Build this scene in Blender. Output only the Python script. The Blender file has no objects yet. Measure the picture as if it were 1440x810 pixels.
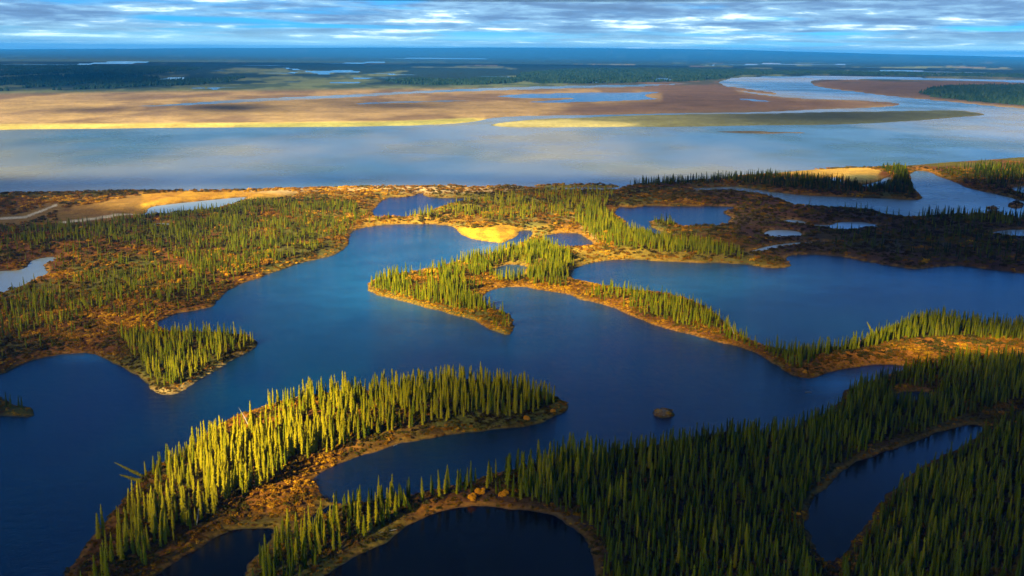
import bpy, math, random
import numpy as np
from mathutils import Vector, Matrix, Euler

random.seed(7)
rng = np.random.default_rng(7)
S = bpy.context.scene
R = math.radians

# ------------------------------------------------------------------ camera
ALT = 120.0
PITCH = R(13.54)
ROLL = R(0.48)
FOC = 1383.0          # focal length in pixels of a 1440 wide frame
cam_d = bpy.data.cameras.new('camera')
cam = bpy.data.objects.new('camera', cam_d)
S.collection.objects.link(cam)
S.camera = cam
cam_d.sensor_width = 36.0
cam_d.lens = 36.0 * FOC / 1440.0
cam_d.clip_start = 1.0
cam_d.clip_end = 200000.0
CM = Matrix.Rotation(R(90) - PITCH, 4, 'X') @ Matrix.Rotation(ROLL, 4, 'Z')
CM.translation = Vector((0, 0, ALT))
cam.matrix_world = CM
CR = np.array(CM.to_3x3())

# ------------------------------------------------------------------ light
SUN_EL = R(23)
SUN_AZ = R(218)        # compass bearing of the sun, +Y is north: behind the camera on the left
sun_dir = Vector((math.sin(SUN_AZ) * math.cos(SUN_EL), math.cos(SUN_AZ) * math.cos(SUN_EL), math.sin(SUN_EL)))
sl = bpy.data.lights.new('sun', 'SUN')
sl.energy = 5.0
sl.angle = R(0.5)
sl.color = (1.0, 0.85, 0.52)
so = bpy.data.objects.new('sun', sl)
S.collection.objects.link(so)
so.rotation_euler = sun_dir.to_track_quat('Z', 'Y').to_euler()
so.location = (0, 0, 900)

S.view_settings.view_transform = 'Standard'
S.view_settings.look = 'None'
S.view_settings.gamma = 1.0
S.view_settings.exposure = 2.4
S.cycles.use_denoising = True
S.cycles.max_bounces = 5
S.cycles.diffuse_bounces = 2
S.cycles.glossy_bounces = 3
S.cycles.transparent_max_bounces = 8
S.cycles.volume_bounces = 0
S.cycles.caustics_reflective = False
S.cycles.caustics_refractive = False

# ------------------------------------------------------------------ node helpers
def N(nt, typ, **kw):
    n = nt.nodes.new(typ)
    ins = kw.pop('ins', {})
    for k, v in kw.items():
        setattr(n, k, v)
    for k, v in ins.items():
        s = n.inputs[k]
        if isinstance(v, bpy.types.NodeSocket):
            nt.links.new(v, s)
        else:
            s.default_value = v
    return n
def M(nt, op, a, b=None, c=None, clamp=False):
    ins = {0: a}
    if b is not None: ins[1] = b
    if c is not None: ins[2] = c
    n = N(nt, 'ShaderNodeMath', operation=op, ins=ins)
    n.use_clamp = clamp
    return n.outputs[0]
def MIX(nt, f, a, b, blend='MIX'):
    n = nt.nodes.new('ShaderNodeMix'); n.data_type = 'RGBA'; n.blend_type = blend
    for s, v in ((n.inputs[0], f), (n.inputs[6], a), (n.inputs[7], b)):
        if isinstance(v, bpy.types.NodeSocket): nt.links.new(v, s)
        else: s.default_value = v if not isinstance(v, tuple) or len(v) == 4 else (*v, 1)
    return n.outputs[2]
def RAMP(nt, f, stops, interp='EASE'):
    n = nt.nodes.new('ShaderNodeValToRGB'); nt.links.new(f, n.inputs[0])
    cr = n.color_ramp; cr.interpolation = interp
    while len(cr.elements) < len(stops): cr.elements.new(0.5)
    for e, (p, c) in zip(cr.elements, stops):
        e.position = p; e.color = c if isinstance(c, tuple) and len(c) == 4 else (*((c,) * 3 if not isinstance(c, tuple) else c), 1)
    return n.outputs[0]
def NOISE(nt, vec, scale, detail=4, rough=0.55, dist=0.0):
    return N(nt, 'ShaderNodeTexNoise', ins={'Vector': vec, 'Scale': scale, 'Detail': detail, 'Roughness': rough, 'Distortion': dist}).outputs[0]

# ------------------------------------------------------------------ world: sky with layers of cloud
W = bpy.data.worlds.new('World'); S.world = W; W.use_nodes = True
nt = W.node_tree; nt.nodes.clear()
sky = N(nt, 'ShaderNodeTexSky', sky_type='NISHITA', sun_disc=False, sun_elevation=SUN_EL, sun_rotation=SUN_AZ, altitude=100, air_density=1.0, dust_density=0.3, ozone_density=3.0)
SKY_STRENGTH = 0.05
hs0 = N(nt, 'ShaderNodeHueSaturation', ins={'Hue': 0.5, 'Saturation': 1.1, 'Value': 1.0, 'Color': sky.outputs[0]})

tc = N(nt, 'ShaderNodeTexCoord')
sep = N(nt, 'ShaderNodeSeparateXYZ', ins={0: tc.outputs['Generated']})
zz = M(nt, 'MAXIMUM', sep.outputs[2], 0.0)
den = M(nt, 'ADD', zz, 0.030)
u = M(nt, 'DIVIDE', sep.outputs[0], den)
v = M(nt, 'DIVIDE', sep.outputs[1], den)
vec = N(nt, 'ShaderNodeCombineXYZ', ins={0: u, 1: v, 2: 0.0}).outputs[0]
hs = N(nt, 'ShaderNodeVectorMath', operation='MULTIPLY', ins={0: hs0.outputs[0], 1: RAMP(nt, zz, [(0.03, (0.06, 0.38, 0.95)), (0.27, (0.012, 0.35, 0.95)), (0.42, (0.004, 0.045, 0.15))])})
n1 = NOISE(nt, vec, 0.24, 7, 0.52, 0.4)
n2 = NOISE(nt, N(nt, 'ShaderNodeVectorMath', operation='ADD', ins={0: vec, 1: (37.0, 11.0, 3.0)}).outputs[0], 0.12, 5, 0.5, 0.2)
n3 = NOISE(nt, N(nt, 'ShaderNodeVectorMath', operation='ADD', ins={0: vec, 1: (-17.0, 71.0, 9.0)}).outputs[0], 0.42, 6, 0.52, 0.2)
n4 = NOISE(nt, N(nt, 'ShaderNodeVectorMath', operation='MULTIPLY', ins={0: tc.outputs['Generated'], 1: (26.0, 26.0, 170.0)}).outputs[0], 1.0, 6, 0.6, 0.3)
n3 = M(nt, 'ADD', M(nt, 'MULTIPLY', n3, 0.58), M(nt, 'MULTIPLY', n4, 0.42))
# more cover to the right and low down, broken on the left and overhead
cov = M(nt, 'ADD', n1, M(nt, 'MULTIPLY', M(nt, 'SUBTRACT', n2, 0.5), 0.9))
cov = M(nt, 'ADD', cov, M(nt, 'MULTIPLY', sep.outputs[0], 0.16))
cover = RAMP(nt, cov, [(0.25, 0.0), (0.45, 1.0)])
shade = RAMP(nt, n3, [(0.30, (0.6, 1.05, 1.8)), (0.44, (0.85, 1.6, 2.7)), (0.54, (1.6, 2.9, 4.1)), (0.66, (7.5, 8.6, 8.8))], 'LINEAR')
hi = RAMP(nt, zz, [(0.05, 1.0), (0.16, 0.12)], 'LINEAR')
cover = M(nt, 'MULTIPLY', cover, hi)
col = MIX(nt, cover, hs.outputs[0], shade)
glow = M(nt, 'MULTIPLY', RAMP(nt, zz, [(0.0, 0.9), (0.026, 0.0)]), RAMP(nt, n2, [(0.35, 0.45), (0.60, 1.0)]))
col = MIX(nt, glow, col, (3.4, 6.2, 6.9))
bg = N(nt, 'ShaderNodeBackground', ins={'Color': col, 'Strength': SKY_STRENGTH})
out = N(nt, 'ShaderNodeOutputWorld', ins={0: bg.outputs[0]})

# ------------------------------------------------------------------ geometry of the place
def G(px, py):
    """the point of the ground (z = 0) seen at a pixel of the 1440 x 810 frame"""
    d = CR @ np.array([(px - 720.0), -(py - 405.0), -FOC])
    if d[2] > -1e-4 * FOC: d[2] = -1e-4 * FOC
    t = ALT / -d[2]
    return d[0] * t, d[1] * t
def PROJ(x, y, z):
    """frame pixel of world points (arrays)"""
    p = np.stack([x, y, z - ALT], -1) @ CR
    k = FOC / np.maximum(-p[..., 2], 1e-3)
    return 720.0 + p[..., 0] * k, 405.0 - p[..., 1] * k
def smooth_px(poly, sub=4):
    P = np.array(poly, float); n = len(P); o = []
    for i in range(n):
        p0, p1, p2, p3 = P[i - 1], P[i], P[(i + 1) % n], P[(i + 2) % n]
        for k in range(sub):
            t = k / sub
            o.append(0.5 * (2 * p1 + (p2 - p0) * t + (2 * p0 - 5 * p1 + 4 * p2 - p3) * t * t + (3 * p1 - p0 - 3 * p2 + p3) * t ** 3))
    return np.array(o)
def to_world(poly, sub=4):
    return np.array([G(a, b) for a, b in smooth_px(poly, sub)])
def signed_distance(X, Y, poly, pad, BIG=1e5):
    """> 0 outside; only worked out within pad of the polygon's box"""
    out = np.full(X.shape, BIG)
    x0, y0 = poly.min(0) - pad; x1, y1 = poly.max(0) + pad
    idx = np.nonzero((X > x0) & (X < x1) & (Y > y0) & (Y < y1))[0]
    A = poly; B = np.roll(poly, -1, 0)
    for s in range(0, len(idx), 20000):
        ii = idx[s:s + 20000]
        x = X[ii].astype(np.float32)[:, None]; y = Y[ii].astype(np.float32)[:, None]
        ax, ay, bx, by = (A[:, 0].astype(np.float32), A[:, 1].astype(np.float32), B[:, 0].astype(np.float32), B[:, 1].astype(np.float32))
        ex, ey = bx - ax, by - ay
        wx, wy = x - ax, y - ay
        t = np.clip((wx * ex + wy * ey) / (ex * ex + ey * ey + 1e-9), 0, 1)
        dx, dy = wx - t * ex, wy - t * ey
        d = np.sqrt((dx * dx + dy * dy).min(1))
        c = ((ay > y) != (by > y)) & (x < ex * (y - ay) / (ey + np.where(ey == 0, 1e-9, 0)) + ax)
        ins = (c.sum(1) % 2) == 1
        out[ii] = np.where(ins, -d, d)
    return out
def hash2(i, j, s):
    h = (i * 374761393 + j * 668265263 + s * 974634777) & 0xffffffff
    h = ((h ^ (h >> 13)) * 1274126177) & 0xffffffff
    return ((h ^ (h >> 16)) & 0xffff) / 65535.0
def vnoise(x, y, s=0):
    i = np.floor(x).astype(np.int64); j = np.floor(y).astype(np.int64)
    fx = x - i; fy = y - j
    fx = fx * fx * (3 - 2 * fx); fy = fy * fy * (3 - 2 * fy)
    return (hash2(i, j, s) * (1 - fx) + hash2(i + 1, j, s) * fx) * (1 - fy) + (hash2(i, j + 1, s) * (1 - fx) + hash2(i + 1, j + 1, s) * fx) * fy
def fbm(x, y, s=0, o=4):
    r = 0; a = 0.5
    for k in range(o):
        r = r + a * vnoise(x * 2 ** k, y * 2 ** k, s + k * 17); a *= 0.5
    return r / (1 - 0.5 ** o)
def sstep(a, b, x):
    t = np.clip((x - a) / (b - a), 0, 1); return t * t * (3 - 2 * t)

# water and land outlines, clockwise round the shore as seen from the air
WATER = [
 ('river', [(-260,281),(-100,275),(0,273),(25,272),(60,271),(100,271),(140,269),(190,268.5),(280,268.5),(340,267.5),(400,266),(440,265),(480,264),(540,262.5),(590,263.5),(635,261.5),(665,264),(700,262.5),(715,261),(735,263.5),(760,266),(800,267.5),(830,268),(850,268),(868,267),(874,263),(900,260),(950,256),(1000,252),(1040,248),(1079,244.5),(1138,239),(1198,236.5),(1224,236),(1257,233.5),(1278,232.6),(1316,229.6),(1346,227.5),(1370,226),(1405,223.5),(1440,221),(1560,214),(1700,206),
   (1700,160),(1560,158),(1440,152),(1400,149),(1360,145),(1320,141),(1270,136.5),(1230,132),(1200,128),(1165,124),(1150,120),(1142,115.5),(1148,113),(1200,112.3),(1260,112),(1330,113.5),(1440,116.5),(1560,118.5),(1700,121),
   (1700,117),(1560,114.5),(1440,112.5),(1320,109.5),(1230,107.5),(1130,106.5),(1050,108),(1022,111),(1013,116),(1022,123),(1038,128.5),(1060,132.5),(1090,136),(1120,138.5),(1160,140),(1200,141.5),(1240,143.6),(1262,146.5),(1250,149),(1210,151.5),(1160,153),(1110,155.5),(1060,157.5),(960,158.8),(860,161),(800,161.8),(740,162.8),(693,165.5),(665,171),(620,174.5),(560,176.5),(500,177.6),(430,178.2),(330,178.8),(250,179.4),(180,180.2),(0,182),(-200,183.5),(-260,184)]),
 ('lake', [(-160,610),(-150,560),(-60,540),(0,526),(20,516),(45,506),(80,499),(118,496),(140,500),(157,507),(178,518),(198,532),(208,543),(216,553),(232,556),(250,554.5),(264,547),(280,536),(305,521),(335,503),(358,489),(361,482),(345,472),(310,469),(250,467),(230,464),(221,456),(230,448),(250,441),(275,436),(296,431),(306,421),(320,410),(340,399),(365,391),(385,382.5),(405,376),(420,371),(446,364.5),(465,359.5),(480,352.5),(490,341),(495,327),(508,321.5),(532,317.5),(560,315.2),(600,315.5),(630,317.8),(640,322),(650,331),(665,336.5),(697,341),(707,341.5),(717,337),(727,331),(732,325.5),(744,324.5),(748,330),(741,338),(725,346),(703,354),(680,360),(665,364.5),(640,370),(615,377),(590,381),(565,385),(535,391),(524,394),(515,400),(517,407),(530,414),(547,418.5),(572,425),(592,431),(621,438),(643,445),(665,450.5),(682,460),(696,467),(710,471.5),(721,468.5),(724,457),(721,446),(712,440),(696,435),(682,428),(677,421),(679,415),(688,410),(704,405),(728,403.5),(755,407),(794,412.5),(819,421.5),(855,431),(883,442.5),(911,453.5),(941,463),(972,470),(1005,480),(1033,487),(1061,497),(1089,512),(1112,525.5),(1129,531),(1143,532),(1159,526),(1179,521),(1207,516.6),(1240,513),(1268,514),(1274,517),(1262,522),(1234,533),(1207,541),(1187,551),(1182,562),(1174,574),(1150,587),(1123,598),(1098,607),(1050,609),(1002,612),(937,626),(903,630),(863,635),(814,640),(783,645),(737,656),(683,670),(649,681),(610,691),(572,699),(534,704),(496,708),(469,709),(450,692),(442,676),(447,670),(457,662),(476,653),(507,641.5),(541,632),(572,622),(614,614.8),(660,608),(698,602.5),(737,600),(767,592),(790,580),(793,569),(784,560),(764,555),(742,550),(718,543),(690,538),(660,535.5),(629,537),(600,541),(583,544),(553,547),(520,549),(480,551),(440,556),(400,564),(360,576),(327,590),(297,607),(280,620),(258,635),(230,650),(205,665),(190,680),(180,694),(160,720),(134,756),(108,790),(82,830),(50,880),(-60,1000),(-260,1000),(-260,700)]),
 ('lake', [(806,382),(815,375),(830,370.5),(850,366.5),(875,365),(905,365.5),(930,367.5),(967,369),(992,370),(1020,370.3),(1050,373),(1079,377),(1106,376.5),(1111,370),(1106,362.5),(1124,358.5),(1153,358.5),(1183,361.5),(1212,367),(1242,372.5),(1272,377),(1292,378.3),(1316,375.5),(1346,374),(1375,377),(1405,381),(1440,384.5),(1500,389),(1620,398),(1620,490),(1500,468),(1440,463),(1401,459),(1370,455),(1334,449),(1301,446),(1276,451),(1245,463),(1225,472),(1205,484),(1165,490),(1123,494),(1095,491),(1068,484),(1045,472),(1025,456),(1005,441),(986,429),(967,420),(930,412.5),(900,409.5),(867,405),(844,401),(814,395),(806,390)]),
 ('pond', [(692,380.5),(705,375),(720,372.5),(735,374),(740,377),(737,384),(730,389),(717,392),(705,391),(698,386)]),
 ('pond', [(762,332),(775,329.5),(795,328),(815,329),(825,334),(831,340),(830,344),(815,346.5),(797,347.5),(782,346),(768,340)]),
 ('lake', [(865,298),(870,291.5),(892,292),(907,290),(942,290),(980,290),(1015,290),(1030,291),(1032,293.5),(1018,296.5),(1017,300),(1029,305.5),(1025,311),(1022,316),(1005,317.5),(975,317.5),(960,319),(945,313),(925,310),(915,311),(917,320),(930,326),(926,330.5),(915,328),(900,324),(882,319.5),(880,312),(870,305)]),
 ('lake', [(525,296),(532,287),(545,278.5),(565,277.3),(585,274.8),(592,271.5),(598,276.3),(615,278),(640,279),(675,280),(672,282),(640,284.5),(622,290),(610,295),(597,301),(580,303),(565,306.5),(552,305),(530,306)]),
 ('pond', [(192,302),(205,300),(212,291.5),(237,287.5),(262,285),(300,281),(342,277.2),(346,279),(325,287),(300,294),(275,296.5),(237,301),(212,303)]),
 ('pond', [(-70,425),(-70,386),(0,381),(25,380),(37,375),(45,367.5),(60,363),(75,362),(78,365),(66,369),(59,374),(66,380),(62,389),(45,395.5),(25,404),(7,410),(0,413)]),
 ('channel', [(972,266),(1000,263.5),(1032,262.5),(1064,266.6),(1109,272.6),(1153,276),(1198,277.6),(1242,279),(1272,280.6),(1290,280.8),(1296,277.6),(1291,270),(1284,262),(1282,254),(1279,246),(1284,241.5),(1296,240),(1310,243),(1316,247),(1340,255),(1360,263.7),(1390,271),(1420,277.6),(1440,283),(1520,296),(1640,310),(1640,330),(1520,314),(1440,307),(1411,304),(1375,302),(1340,302),(1301,304),(1278,306),(1251,303.7),(1239,299),(1227,294.5),(1198,293.3),(1174,292.3),(1150,291.3),(1121,289),(1109,284),(1091,277.8),(1055,271.5),(1020,268.5),(985,269)]),
 ('pond', [(1424,265),(1432,262.5),(1470,262),(1540,263),(1540,280),(1470,276),(1440,273),(1430,270)]),
 ('pond', [(1146,316.3),(1168,316),(1181,312.5),(1212,312.3),(1233,316),(1240,318.5),(1210,321),(1186,324),(1168,322),(1150,319)]),
 ('pond', [(1103,310.4),(1115,308.8),(1130,311),(1133,313.6),(1120,315),(1106,313)]),
 ('pond', [(1075,327.5),(1082,324.3),(1100,323.6),(1122,325.6),(1126,330),(1115,333),(1090,333),(1078,331)]),
 ('pond', [(1395,328),(1412,324),(1440,323),(1520,323),(1520,337),(1440,334),(1420,333)]),
 ('creek', [(1052,355),(1062,351),(1094,344),(1138,340.5),(1170,340),(1170,341.7),(1138,342.6),(1096,347),(1066,354)]),
 ('pond', [(1159,250.5),(1170,249.3),(1180,250.2),(1185,256),(1175,256.5),(1165,254)]),
 ('pond', [(1212,260.5),(1232,256),(1246,250),(1253,250),(1249,257.7),(1234,263),(1215,264)]),
 ('pond', [(216,315),(226,314),(236,314.6),(235,317),(218,317.6)]),
 ('pond', [(219,810),(245,789),(275,770),(304,753.5),(327,745.5),(356,742.5),(384,741.5),(391,747),(386,757),(370,775),(350,800),(338,850),(260,900),(160,880)]),
 ('creek', [(462,711),(472,714),(450,731),(432,744),(408,752),(388,753),(388,748),(405,746),(424,739),(440,724)]),
 ('pond', [(450,815),(461,806),(480,794),(499,783),(538,764),(568,741),(606,724),(645,713),(683,710.5),(725,714.5),(763,720.5),(790,730),(813,745),(828,758),(836,776),(840,802),(838,850),(780,920),(560,960),(430,900)]),
 ('pond', [(1136,740),(1139,722),(1146,704),(1155,688),(1170,672),(1185,661),(1215,647),(1250,634),(1290,619),(1330,606),(1362,598),(1381,601),(1375,612),(1340,634),(1300,655),(1270,680),(1245,705),(1222,735),(1205,762),(1190,784),(1172,792),(1155,788),(1142,768)]),
 ('pond', [(1258,557),(1268,552),(1285,551),(1305,553),(1310,558),(1295,563),(1275,566),(1262,563)]),
 # far waters
 ('channel', [(177,149.6),(233,147),(273,144),(367,138),(480,133.3),(580,128),(680,123.7),(780,120.8),(880,119),(960,117.4),(975,117.6),(940,119.5),(880,122.5),(813,124),(747,126),(680,128.2),(630,129.8),(563,133),(480,137.6),(333,144.4),(233,149.4)]),
 ('lake', [(697,136.2),(730,132),(780,131),(817,129.8),(873,130),(928,128.6),(920,131),(908,133.5),(915,137),(928,139.3),(880,141.7),(813,144),(763,145),(742,143),(765,141.5),(807,138.4),(747,138)]),
 ('channel', [(500,145.4),(540,143),(613,141.5),(660,140.4),(660,141.8),(613,143.5),(545,145.3),(505,147)]),
 ('lake', [(143,87),(165,85),(207,86),(205,89),(170,90),(100,91.6),(0,92.2),(0,90.8),(100,89.8)]),
 ('lake', [(393,95),(415,96),(440,99),(480,98.5),(506,99.5),(500,102),(470,103),(435,103),(425,100)]),
 ('lake', [(480,88.3),(520,86.6),(546,87),(540,88.6),(500,90)]),
 ('lake', [(488,109.5),(505,108.2),(530,108.6),(528,110.6),(500,111)]),
 ('lake', [(540,82),(600,80.6),(690,81.8),(690,83.4),(600,83),(545,83.6)]),
 ('lake', [(760,82),(800,81),(830,82),(800,83.6)]),
 ('lake', [(912,108.5),(930,108.8),(948,111.5),(940,113),(920,111)]),
 ('lake', [(225,111),(245,108.6),(264,109.2),(250,113.3),(232,113.8)]),
 ('lake', [(176,118.5),(188,117.3),(201,118.8),(190,120.4)]),
 ('lake', [(292,123.6),(300,121.8),(307,123),(302,126)]),
 ('lake', [(983,108),(1000,107.4),(1005,109.4),(990,110.6)]),
 ('lake', [(1036,139.6),(1050,138.3),(1076,141),(1085,143),(1060,142.3)]),
 ('lake', [(1368,138.2),(1382,136.8),(1396,138.6),(1385,140.4)]),
 ('channel', [(1180,99.4),(1260,98.4),(1350,101),(1440,103.6),(1560,106),(1560,107.5),(1440,105.4),(1350,102.8),(1260,100.4)]),
 ('channel', [(1010,90.5),(1110,89.5),(1200,91.8),(1200,93),(1110,91.2),(1020,92)]),
 ('channel', [(300,91),(380,90.5),(460,91.5),(380,92.4)]),
]
LAND = [
 [(690,175.5),(713,172),(763,167.5),(813,166),(863,163.6),(960,161.2),(1060,160.2),(1100,159.6),(1160,158),(1230,157.2),(1293,156),(1343,155.6),(1370,158),(1385,161.5),(1343,165),(1293,168.8),(1227,173),(1160,175.2),(1060,176.2),(960,178),(860,178.2),(780,178.6),(730,178.6),(700,177.4)],
 [(990,185),(1060,185),(1137,186.6),(1060,187.6)],
 [(752,261),(790,260),(830,260),(866,260.6),(872,263),(850,264),(810,263.5),(770,264.5)],
 [(1023,122),(1050,125.8),(1087,130.5),(1088,132.2),(1060,129.4),(1030,125)],
 [(-90,600),(-90,545),(-20,552),(17,566),(42,573),(51,580),(47,586),(28,588),(0,586),(-40,592)],
 [(1417,290),(1422,284.5),(1432,283.5),(1439,287),(1438,291.5),(1428,293.5)],
 [(1388,292),(1396,291),(1405,293.4),(1396,294.8)],
 [(1389,297.5),(1398,296),(1410,299),(1404,301),(1392,300)],
 [(922,583),(922,578),(932,575),(943,578),(943,584),(932,587)],
]
_r = random.Random(5)
for _k in range(60):      # small thaw lakes scattered over the flats beyond the river
    _y = _r.uniform(86, 124); _x = _r.uniform(-60, 1500)
    if _x > 960: _y = _r.uniform(88, 103)
    if _x < 230 and _y > 92: continue
    _w = _r.uniform(8, 34); _h = _r.uniform(0.5, 1.0) * (0.35 + (_y - 76) / 40)
    WATER.append(('lake', [(_x + _w * math.cos(a_) * _r.uniform(0.7, 1.2), _y + _h * math.sin(a_) * _r.uniform(0.6, 1.2)) for a_ in [q_ * 0.7854 for q_ in range(8)]]))
WATER_W = [(nm, to_world(p)) for nm, p in WATER]
LAND_W = [to_world(p) for p in LAND]

def land_field(X, Y):
    """signed distance to the shore in metres (> 0 on land) and the number of the nearest water"""
    D = np.hypot(X, Y)
    L = np.full(X.shape, 1e5); who = np.zeros(X.shape, int)
    for k, (nm, P) in enumerate(WATER_W):
        far = np.hypot(P[:, 0], P[:, 1]).mean()
        pad = max(45.0, far * 0.06, far * far / 160000.0 * 3)
        d = signed_distance(X, Y, P, pad)
        m = d < L
        L = np.where(m, d, L); who = np.where(m, k, who)
    for P in LAND_W:
        far = np.hypot(P[:, 0], P[:, 1]).mean()
        d = -signed_distance(X, Y, P, max(30.0, far * 0.05))
        L = np.maximum(L, d)
    w = D * D / 166000.0
    near = 1 - sstep(500, 1100, D)
    n = (fbm(X / 5.0, Y / 5.0, 3, 3) - 0.5) * 2.2 * (0.35 + 0.65 * near) + (fbm(X / 24.0, Y / 24.0, 5, 3) - 0.5) * 3.2
    n = n + (fbm(X / 150.0, Y / 300.0, 9, 3) - 0.5) * np.clip(D - 1400, 0, 4000) / 4000 * 60
    return L + n, who

def fan(n_row, n_col, d0, d1, ang):
    """rows at even steps of depression angle, columns at even angles"""
    t = np.linspace(1 / d0, 1 / d1, n_row)
    a = np.linspace(-ang, ang, n_col)
    d = 1 / t
    DD, AA = np.meshgrid(d, a, indexing='ij')
    return (DD * np.sin(AA)).ravel(), (DD * np.cos(AA)).ravel()
def grid_faces(nr, nc):
    i = np.arange((nr - 1) * (nc - 1)); r = i // (nc - 1); c = i % (nc - 1)
    a = r * nc + c
    return np.stack([a, a + 1, a + nc + 1, a + nc], 1)
def mesh_np(name, V, F, mats=(), smooth=False):
    me = bpy.data.meshes.new(name)
    F = np.asarray(F, np.int32); k = F.shape[1]
    me.vertices.add(len(V)); me.vertices.foreach_set('co', np.asarray(V, np.float32).ravel())
    me.loops.add(F.size); me.loops.foreach_set('vertex_index', F.ravel())
    me.polygons.add(len(F)); me.polygons.foreach_set('loop_start', np.arange(len(F), dtype=np.int32) * k)
    if smooth: me.polygons.foreach_set('use_smooth', np.ones(len(F), bool))
    me.update(calc_edges=True)
    for m in mats: me.materials.append(m)
    return me
def link(name, me, parent=None, **props):
    o = bpy.data.objects.new(name, me); S.collection.objects.link(o)
    if parent is not None: o.parent = parent
    for k, v in props.items(): o[k] = v
    return o

def far_rise(px):
    """low blue hills along the horizon, in frame pixels above the flat horizon"""
    return np.interp(px, [-600, -100, 0, 150, 300, 500, 700, 860, 960, 1050, 1150, 1300, 1440, 1700, 2200],
                     [-5.5, -4.5, -3.8, -1.6, 0.6, 3.0, 4.6, 4.8, 4.6, 4.0, 2.2, -0.6, -2.8, -4.0, -5.0])
def ground_height(X, Y, L):
    D = np.hypot(X, Y)
    w = np.maximum(2.2, D * D / 166000.0 * 1.2)
    z = np.clip(L / w, -1.0, 1.0) * 0.9
    inl = sstep(1.0, 18.0, L)
    z = z + np.where(L > 0, inl * (0.5 + 1.8 * fbm(X / 30.0, Y / 30.0, 21, 3)), 0)
    z = z + np.where(L > 0, sstep(0.5, 4, L) * (fbm(X / 2.2, Y / 2.2, 23, 2) - 0.5) * 0.7 * (1 - sstep(300, 900, D)), 0)
    px, _ = PROJ(X, Y, np.zeros_like(X))
    tx = 720 + FOC * X / np.maximum(Y, 1) * 1.03
    top = np.maximum(0, ALT + far_rise(tx) / FOC * 30000.0)
    n = 0.93 + 0.14 * fbm(X / 2500.0, Y / 6000.0, 31, 3)
    z = z + sstep(17000, 31000, D) * top * n
    return z

# ------------------------------------------------------------------ materials
def new_mat(name):
    m = bpy.data.materials.new(name); m.use_nodes = True; m.node_tree.nodes.clear(); return m, m.node_tree
def finish(nt, shader):
    N(nt, 'ShaderNodeOutputMaterial', ins={0: shader})
def simple_mat(name, c1, c2, scale=3.0, rough=0.9, bump=0.3):
    m, nt = new_mat(name)
    g = N(nt, 'ShaderNodeTexCoord').outputs['Object']
    n = NOISE(nt, g, scale, 5)
    c = MIX(nt, RAMP(nt, n, [(0.35, 0.0), (0.65, 1.0)]), c1, c2)
    b = N(nt, 'ShaderNodeBump', ins={'Strength': bump, 'Distance': 0.1, 'Height': n})
    p = N(nt, 'ShaderNodeBsdfPrincipled', ins={'Base Color': c, 'Roughness': rough, 'Normal': b.outputs[0]})
    finish(nt, p.outputs[0]); return m

# ground: colour comes from the cover painted per vertex, broken up by noise
m_ground, nt = new_mat('delta_ground')
pos = N(nt, 'ShaderNodeNewGeometry').outputs['Position']
at = N(nt, 'ShaderNodeAttribute', attribute_name='cover')
na = NOISE(nt, pos, 0.9, 6, 0.7); nb = NOISE(nt, pos, 0.13, 4, 0.6); nc_ = NOISE(nt, pos, 0.012, 5, 0.6)
f1 = RAMP(nt, na, [(0.30, 0.45), (0.70, 1.65)], 'LINEAR')
f2 = RAMP(nt, nb, [(0.30, 0.72), (0.70, 1.3)], 'LINEAR')
f3 = RAMP(nt, nc_, [(0.30, 0.75), (0.70, 1.25)], 'LINEAR')
c = MIX(nt, 1.0, at.outputs['Color'], f1, 'MULTIPLY'); c = MIX(nt, 1.0, c, f2, 'MULTIPLY'); c = MIX(nt, 1.0, c, f3, 'MULTIPLY')
b = N(nt, 'ShaderNodeBump', ins={'Strength': 0.6, 'Distance': 0.35, 'Height': na})
p = N(nt, 'ShaderNodeBsdfPrincipled', ins={'Base Color': c, 'Roughness': 0.95, 'Specular IOR Level': 0.1, 'Normal': b.outputs[0]})
finish(nt, p.outputs[0])

def water_mat(name, deep, murk_sheen, rough, bump, murk_sheen_amt, swell=1.0, patch=0.008):
    m, nt = new_mat(name)
    pos = N(nt, 'ShaderNodeNewGeometry').outputs['Position']
    n = NOISE(nt, N(nt, 'ShaderNodeMapping', ins={'Vector': pos, 'Scale': (1.0, 0.45, 1.0)}).outputs[0], patch, 4, 0.5, 0.3)
    c = MIX(nt, M(nt, 'MULTIPLY', RAMP(nt, n, [(0.38, 0.0), (0.60, 1.0)]), murk_sheen_amt), deep, murk_sheen)
    st = N(nt, 'ShaderNodeMapping', ins={'Vector': pos, 'Rotation': (0, 0, R(35)), 'Scale': (1.0, 2.2, 1.0)}).outputs[0]
    h1 = NOISE(nt, st, 1.3, 3, 0.6); h2 = NOISE(nt, st, 0.16, 2, 0.5)
    sheen_amt = N(nt, 'ShaderNodeAttribute', attribute_name='sheen_silt').outputs['Fac']
    c = MIX(nt, sheen_amt, c, (0.02, 0.17, 0.36))  # pale sky reflections painted into the lake colour, plus silt in the shallows
    h = M(nt, 'ADD', h1, M(nt, 'MULTIPLY', h2, swell))
    b = N(nt, 'ShaderNodeBump', ins={'Strength': bump, 'Distance': 0.16, 'Height': h})
    wind = RAMP(nt, NOISE(nt, pos, patch * 2.5, 4, 0.6), [(0.4, rough * 0.8), (0.62, rough * 1.3)])
    p = N(nt, 'ShaderNodeBsdfPrincipled', ins={'Base Color': c, 'Roughness': wind, 'IOR': 1.333, 'Specular IOR Level': 0.5, 'Normal': b.outputs[0]})
    finish(nt, p.outputs[0]); return m
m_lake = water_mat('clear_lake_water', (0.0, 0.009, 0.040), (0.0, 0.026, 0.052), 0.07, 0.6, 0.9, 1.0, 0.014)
m_black = water_mat('peat_dark_pond_water', (0.0, 0.001, 0.005), (0.0, 0.002, 0.006), 0.06, 0.2, 0.5)
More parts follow.
